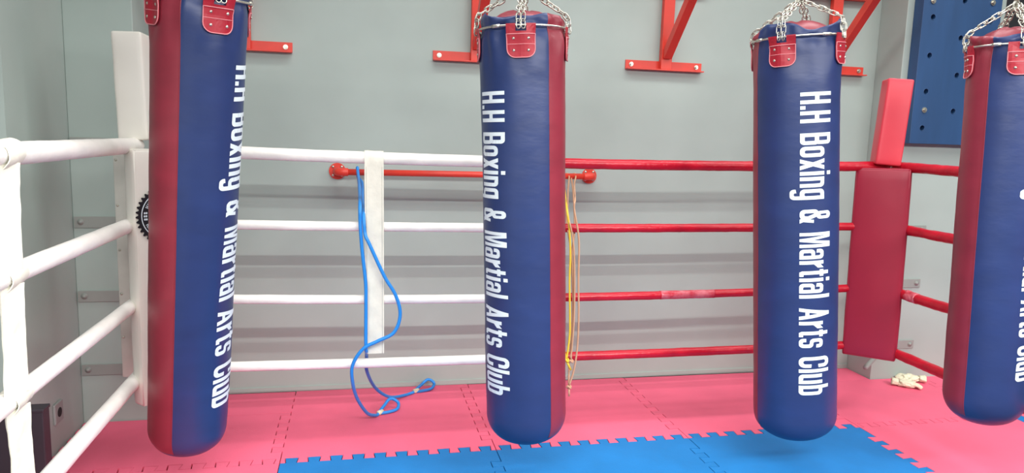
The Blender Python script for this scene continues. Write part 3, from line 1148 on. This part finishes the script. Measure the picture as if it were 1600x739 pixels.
# ---------------------------------------------------------------- rubber tubes hung over the bar
t = empty('resistance_tube', (0.45, 0.5, 0.0), 'blue rubber resistance tube hung over the red bar, its looped ends on the pink mat', 'resistance tube')
YF = 0.168
bar_top = (0.345, YB, ZB + 0.027)
sA = [bar_top, (0.347, YB - 0.025, ZB + 0.004), (0.352, 0.70, 1.245), (0.356, 0.40, 1.20), (0.356, 0.19, 1.16), (0.357, YF, 1.074), (0.366, YF, 0.95), (0.382, YF, 0.80),
      (0.384, YF, 0.70), (0.384, YF, 0.58), (0.384, YF, 0.50), (0.386, 0.175, 0.462), (0.388, 0.215, 0.440), (0.389, 0.268, 0.40), (0.392, 0.32, 0.31), (0.44, 0.52, 0.15), (0.52, 0.66, 0.045), (0.61, 0.77, 0.010), (0.668, 0.815, 0.010)]
sB = [bar_top, (0.343, YB + 0.022, ZB + 0.006), (0.35, YB + 0.03, ZB - 0.03), (0.37, 0.80, 1.22), (0.37, 0.5, 1.17), (0.372, 0.20, 1.12), (0.379, YF - 0.01, 1.03), (0.40, YF - 0.02, 0.98), (0.468, YF - 0.022, 0.83), (0.522, YF - 0.02, 0.736), (0.544, YF - 0.02, 0.642),
      (0.515, YF - 0.022, 0.556), (0.439, YF - 0.02, 0.515), (0.372, YF - 0.014, 0.478), (0.323, YF, 0.396), (0.322, 0.20, 0.30), (0.345, 0.29, 0.18), (0.395, 0.40, 0.06), (0.44, 0.485, 0.012), (0.455, 0.505, 0.010)]
bm = NB(); tube(bm, catmull(sA, 8), 0.0085, 10)
obj('long_strand', bm, M['tube_blue'], t, True)
bm = NB(); tube(bm, catmull(sB, 8), 0.0085, 10)
obj('looped_strand', bm, M['tube_blue'], t, True)
for (c, d, k) in (((0.462, 0.515, 0.010), Vector((0.75, 0.65, 0)), 1), ((0.675, 0.822, 0.010), Vector((0.86, 0.5, 0)), 0.75)):
    c = Vector(c); d = d.normalized(); s = Vector((-d.y, d.x, 0))
    ln = 0.135
    up = 0.045
    loop = [c, c + d * 0.045 - s * 0.022 * k, c + d * 0.10 - s * 0.030 * k + Vector((0, 0, 0.004)), c + d * ln + Vector((0, 0, up * 0.5)), c + d * 0.105 + s * 0.028 * k + Vector((0, 0, up)), c + d * 0.05 + s * 0.02 * k + Vector((0, 0, up * 0.5)), c + d * 0.005 + s * 0.006 + Vector((0, 0, 0.006))]
    bm = NB(); tube(bm, catmull(loop, 6), 0.0085, 10)
    obj('end_loop', bm, M['tube_blue'], t, True)
    bm = NB()
    tube(bm, [c - d * 0.012 + Vector((0, 0, 0.004)), c + d * 0.022 + Vector((0, 0, 0.004))], 0.0125, 10)
    obj('crimp', bm, M['cloth'], t, True)

YG = 0.175


def hung(name, label, mname, x0, front, back, r, ends):
    t = empty(name, (x0, 0.3, 0.2), label, 'resistance tube')
    for pts in (front, back):
        bm = NB(); tube(bm, catmull(pts, 7), r, 8)
        obj('strand', bm, M[mname], t, True)
    for kind, p in ends:
        bm = NB()
        p = Vector(p)
        if kind == 'knot':
            tube(bm, [p + Vector((r * 2.0 * math.cos(a), r * 1.2 * math.sin(a), r * 1.2 * math.sin(a * 2))) for a in [2 * PI * k / 16 for k in range(16)]], r * 1.15, 8, closed=True)
            obj('knot', bm, M[mname], t, True)
        else:
            tube(bm, [p, p + Vector((0.022, -0.004, -0.045))] if kind == 'tail' else [p, p + Vector((0.001, -0.004, -0.040))], r * 1.05, 8)
            obj('tail', bm, M[mname], t, True)
    return t


hung('resistance_tube', 'thin yellow rubber tube hanging from the right end of the red bar', 'tube_yellow', 1.38,
     [(1.515, YB, ZB + 0.017), (1.52, YB - 0.02, ZB), (1.45, 0.55, 1.22), (1.362, 0.20, 1.16), (1.374, YG, 1.046), (1.384, YG, 0.92), (1.386, YG, 0.788), (1.396, YG, 0.60), (1.398, YG, 0.50), (1.388, YG, 0.385)],
     [(1.515, YB, ZB + 0.017), (1.50, YB + 0.02, ZB), (1.42, 0.55, 1.20), (1.318, 0.20, 1.12), (1.338, YG, 1.0), (1.356, YG, 0.80), (1.36, YG, 0.60), (1.372, YG, 0.45), (1.384, YG, 0.385)],
     0.0052, [('knot', (1.386, YG, 0.378)), ('tail', (1.389, YG, 0.372))])
hung('resistance_tube', 'short beige rubber tube hanging between the yellow one and the long beige one', 'tube_beige', 1.42,
     [(1.555, YB, ZB + 0.017), (1.56, YB - 0.02, ZB), (1.47, 0.55, 1.20), (1.372, 0.20, 1.12), (1.395, YG, 1.0), (1.409, YG, 0.853), (1.418, YG, 0.62), (1.414, YG, 0.45), (1.408, YG, 0.39)],
     [(1.555, YB, ZB + 0.017), (1.54, YB + 0.02, ZB), (1.47, 0.60, 1.19), (1.38, 0.25, 1.08), (1.398, YG + 0.012, 0.9), (1.412, YG + 0.012, 0.7), (1.412, YG + 0.012, 0.5), (1.412, YG, 0.375)],
     0.0045, [('knot', (1.412, YG, 0.372))])
hung('resistance_tube', 'long beige rubber tube hanging lowest at the right end of the red bar, knotted end', 'tube_beige', 1.43,
     [(1.60, YB, ZB + 0.018), (1.60, YB - 0.02, ZB), (1.52, 0.60, 1.245), (1.41, 0.22, 1.20), (1.395, YG, 1.15), (1.425, YG, 1.0), (1.432, YG, 0.8), (1.442, YG, 0.60), (1.442, YG, 0.45), (1.430, YG, 0.33), (1.408, YG, 0.245)],
     [(1.60, YB, ZB + 0.018), (1.585, YB + 0.02, ZB), (1.53, 0.65, 1.20), (1.43, 0.27, 1.05), (1.42, 0.264, 0.9), (1.433, 0.264, 0.7), (1.438, 0.264, 0.5), (1.43, 0.264, 0.36), (1.412, 0.20, 0.26), (1.407, YG, 0.24)],
     0.0048, [('knot', (1.406, YG, 0.236)), ('end', (1.407, YG, 0.228))])

# ---------------------------------------------------------------- climbing board
t = empty('climbing_peg_board', (3.9, 0.7, 1.53), 'tall dark blue climbing board drilled with holes on the right wall column', 'peg board')
bx0, bx1, bz0, bz1 = 3.664, 4.222, 1.530, 2.95
bm = NB(); box2(bm, (bx0, 0.635, bz0), (bx1, 0.7105, bz1), bev=0.002)
bd = obj('panel', bm, M['board'], t)
holes = []
zz = 2.85
for k in range(6): holes.append((3.735 + 0.003 * k, 2.85 - k * 0.0))
holes = [(3.738, 2.288), (3.742, 2.062), (3.744, 1.847), (3.744, 1.626), (3.951, 2.396), (3.950, 2.176), (3.951, 1.953), (3.953, 1.735),
         (4.152, 2.287), (4.152, 2.066), (4.152, 1.847), (4.152, 1.626), (3.738, 2.51), (4.152, 2.51), (3.951, 2.62), (3.738, 2.73), (4.152, 2.73), (3.951, 2.84)]
cut = NB()
for x, z in holes: cyl(cut, (x, 0.58, z), (x, 0.695, z), 0.0165, 20)
co = obj('cutter', cut, M['board'], None)
mod = bd.modifiers.new('holes', 'BOOLEAN'); mod.object = co; mod.operation = 'DIFFERENCE'; mod.solver = 'EXACT'
dg = bpy.context.evaluated_depsgraph_get(); dg.update()
me2 = bpy.data.meshes.new_from_object(bd.evaluated_get(dg))
bd.modifiers.clear(); bd.data = me2
bpy.data.objects.remove(co)
for x, z in holes:
    bm = NB()
    tube(bm, [(x + 0.0172 * math.cos(a), 0.6352, z + 0.0172 * math.sin(a)) for a in [2 * PI * k / 24 for k in range(24)]], 0.0016, 6, closed=True)
    obj('hole_rim', bm, M['board'], t, True)
for x, z in ((3.726, 2.381), (4.151, 2.398), (3.744, 1.735), (4.151, 1.735)):
    bm = NB()
    cyl(bm, (x, 0.635, z), (x, 0.630, z), 0.017, 18)
    tube(bm, [(x, 0.631, z), (x, 0.622, z)], 0.010, 6)
    bo = obj('bolt', bm, M['chrome'], t)

# ---------------------------------------------------------------- small things
# crumpled gloves
def lump(bm, c, sx, sy, sz, rotz, seed, amp=0.25):
    b2 = NB()
    bmesh.ops.create_icosphere(b2, subdivisions=4, radius=1.0)
    for v in b2.verts:
        n = noise.noise(v.co * 2.2 + Vector((seed, 0, 0))) * amp + noise.noise(v.co * 5 + Vector((seed, 3, 0))) * amp * 0.4
        v.co *= (1 + n)
        v.co = Vector((v.co.x * sx, v.co.y * sy, v.co.z * sz))
    bmesh.ops.transform(b2, matrix=Matrix.Translation(Vector(c)) @ Matrix.Rotation(rotz, 4, 'Z'), verts=b2.verts[:])
    tmp = bpy.data.meshes.new('t'); b2.to_mesh(tmp); b2.free(); bm.from_mesh(tmp); bpy.data.meshes.remove(tmp)


def glove(loc, rot, label, seed, stack):
    t = empty('cotton_glove', loc, label, 'glove', 'crumpled white gloves on the mat')
    bm = NB()
    c = Vector(loc)
    d = Vector((math.cos(rot), math.sin(rot), 0)); s = Vector((-d.y, d.x, 0))
    lump(bm, c + Vector((0, 0, 0.022)), 0.056, 0.040, 0.024, rot, seed, 0.3)
    obj('palm', bm, M['cloth'], t, True)
    for k in range(4):
        o_ = (k - 1.5) * 0.018
        L = (0.058, 0.066, 0.064, 0.05)[k]
        pts = catmull([c + d * 0.02 + s * o_ + Vector((0, 0, 0.020)), c + d * (0.02 + L * 0.5) + s * o_ * 1.1 + Vector((0, 0, 0.028 - 0.004 * k)), c + d * (0.02 + L) + s * (o_ * 1.2 + 0.004 * stack) + Vector((0, 0, 0.010))], 5)
        bm = NB(); tube(bm, pts, lambda i, a: 0.0115 * (1 - 0.25 * (i / 10) ** 3) * (1 + 0.15 * math.sin(3 * a + i)), 8)
        obj('finger', bm, M['cloth'], t, True)
    pts = catmull([c + s * 0.02 + Vector((0, 0, 0.018)), c + s * 0.045 + d * 0.01 + Vector((0, 0, 0.022)), c + s * 0.062 + d * 0.028 + Vector((0, 0, 0.010))], 5)
    bm = NB(); tube(bm, pts, 0.0085, 8); obj('thumb', bm, M['cloth'], t, True)
    # open cuff
    cc = c - d * 0.048 + Vector((0, 0, 0.026))
    bm = NB()
    rows = []
    for q in range(4):
        rows.append([bm.verts.new(cc - d * 0.013 * q + (s * math.cos(a) * 0.028 + Vector((0, 0, 1)) * math.sin(a) * 0.018) * (1 + 0.08 * q + 0.1 * math.sin(5 * a + q))) for a in [2 * PI * k / 24 for k in range(24)]])
    for q in range(3):
        for k in range(24): bm.faces.new((rows[q][k], rows[q][(k + 1) % 24], rows[q + 1][(k + 1) % 24], rows[q + 1][k]))
    cf = obj('cuff', bm, M['cloth'], t, True)
    md = cf.modifiers.new('thick', 'SOLIDIFY'); md.thickness = 0.003
    return t


glove((3.755, 0.545, 0.0), math.radians(-35), 'crumpled off-white glove lying in front, nearer the viewer, by the right column', 2.0, 1)
glove((3.862, 0.64, 0.0), math.radians(150), 'crumpled off-white glove lying behind, its open cuff towards the last bag', 5.0, -1)

# black box by the left wall
t = empty('equipment_box', (-0.90, -0.18, 0.0), 'narrow dark grey box on the floor by the left wall behind the ropes', 'box')
bm = NB(); box2(bm, (-1.0, -0.30, 0.0), (-0.83, -0.24, 0.408), bev=0.004)
obj('body', bm, M['black'], t)
bm = NB(); box2(bm, (-1.003, -0.303, 0.402), (-0.827, -0.237, 0.416), bev=0.003)
obj('lid', bm, M['black'], t)

# wall socket on the left wall
t = empty('wall_socket', (-1.01, 0.30, 0.175), 'small grey wall socket low on the left wall above the mat edge', 'socket')
bm = NB(); box2(bm, (-1.0095, 0.255, 0.13), (-0.998, 0.345, 0.225), bev=0.003)
sk = obj('cover_plate', bm, M['socket'], t)
bm = NB(); cyl(bm, (-0.999, 0.30, 0.178), (-0.996, 0.30, 0.178), 0.022, 24)
obj('outlet', bm, M['hole'], sk)
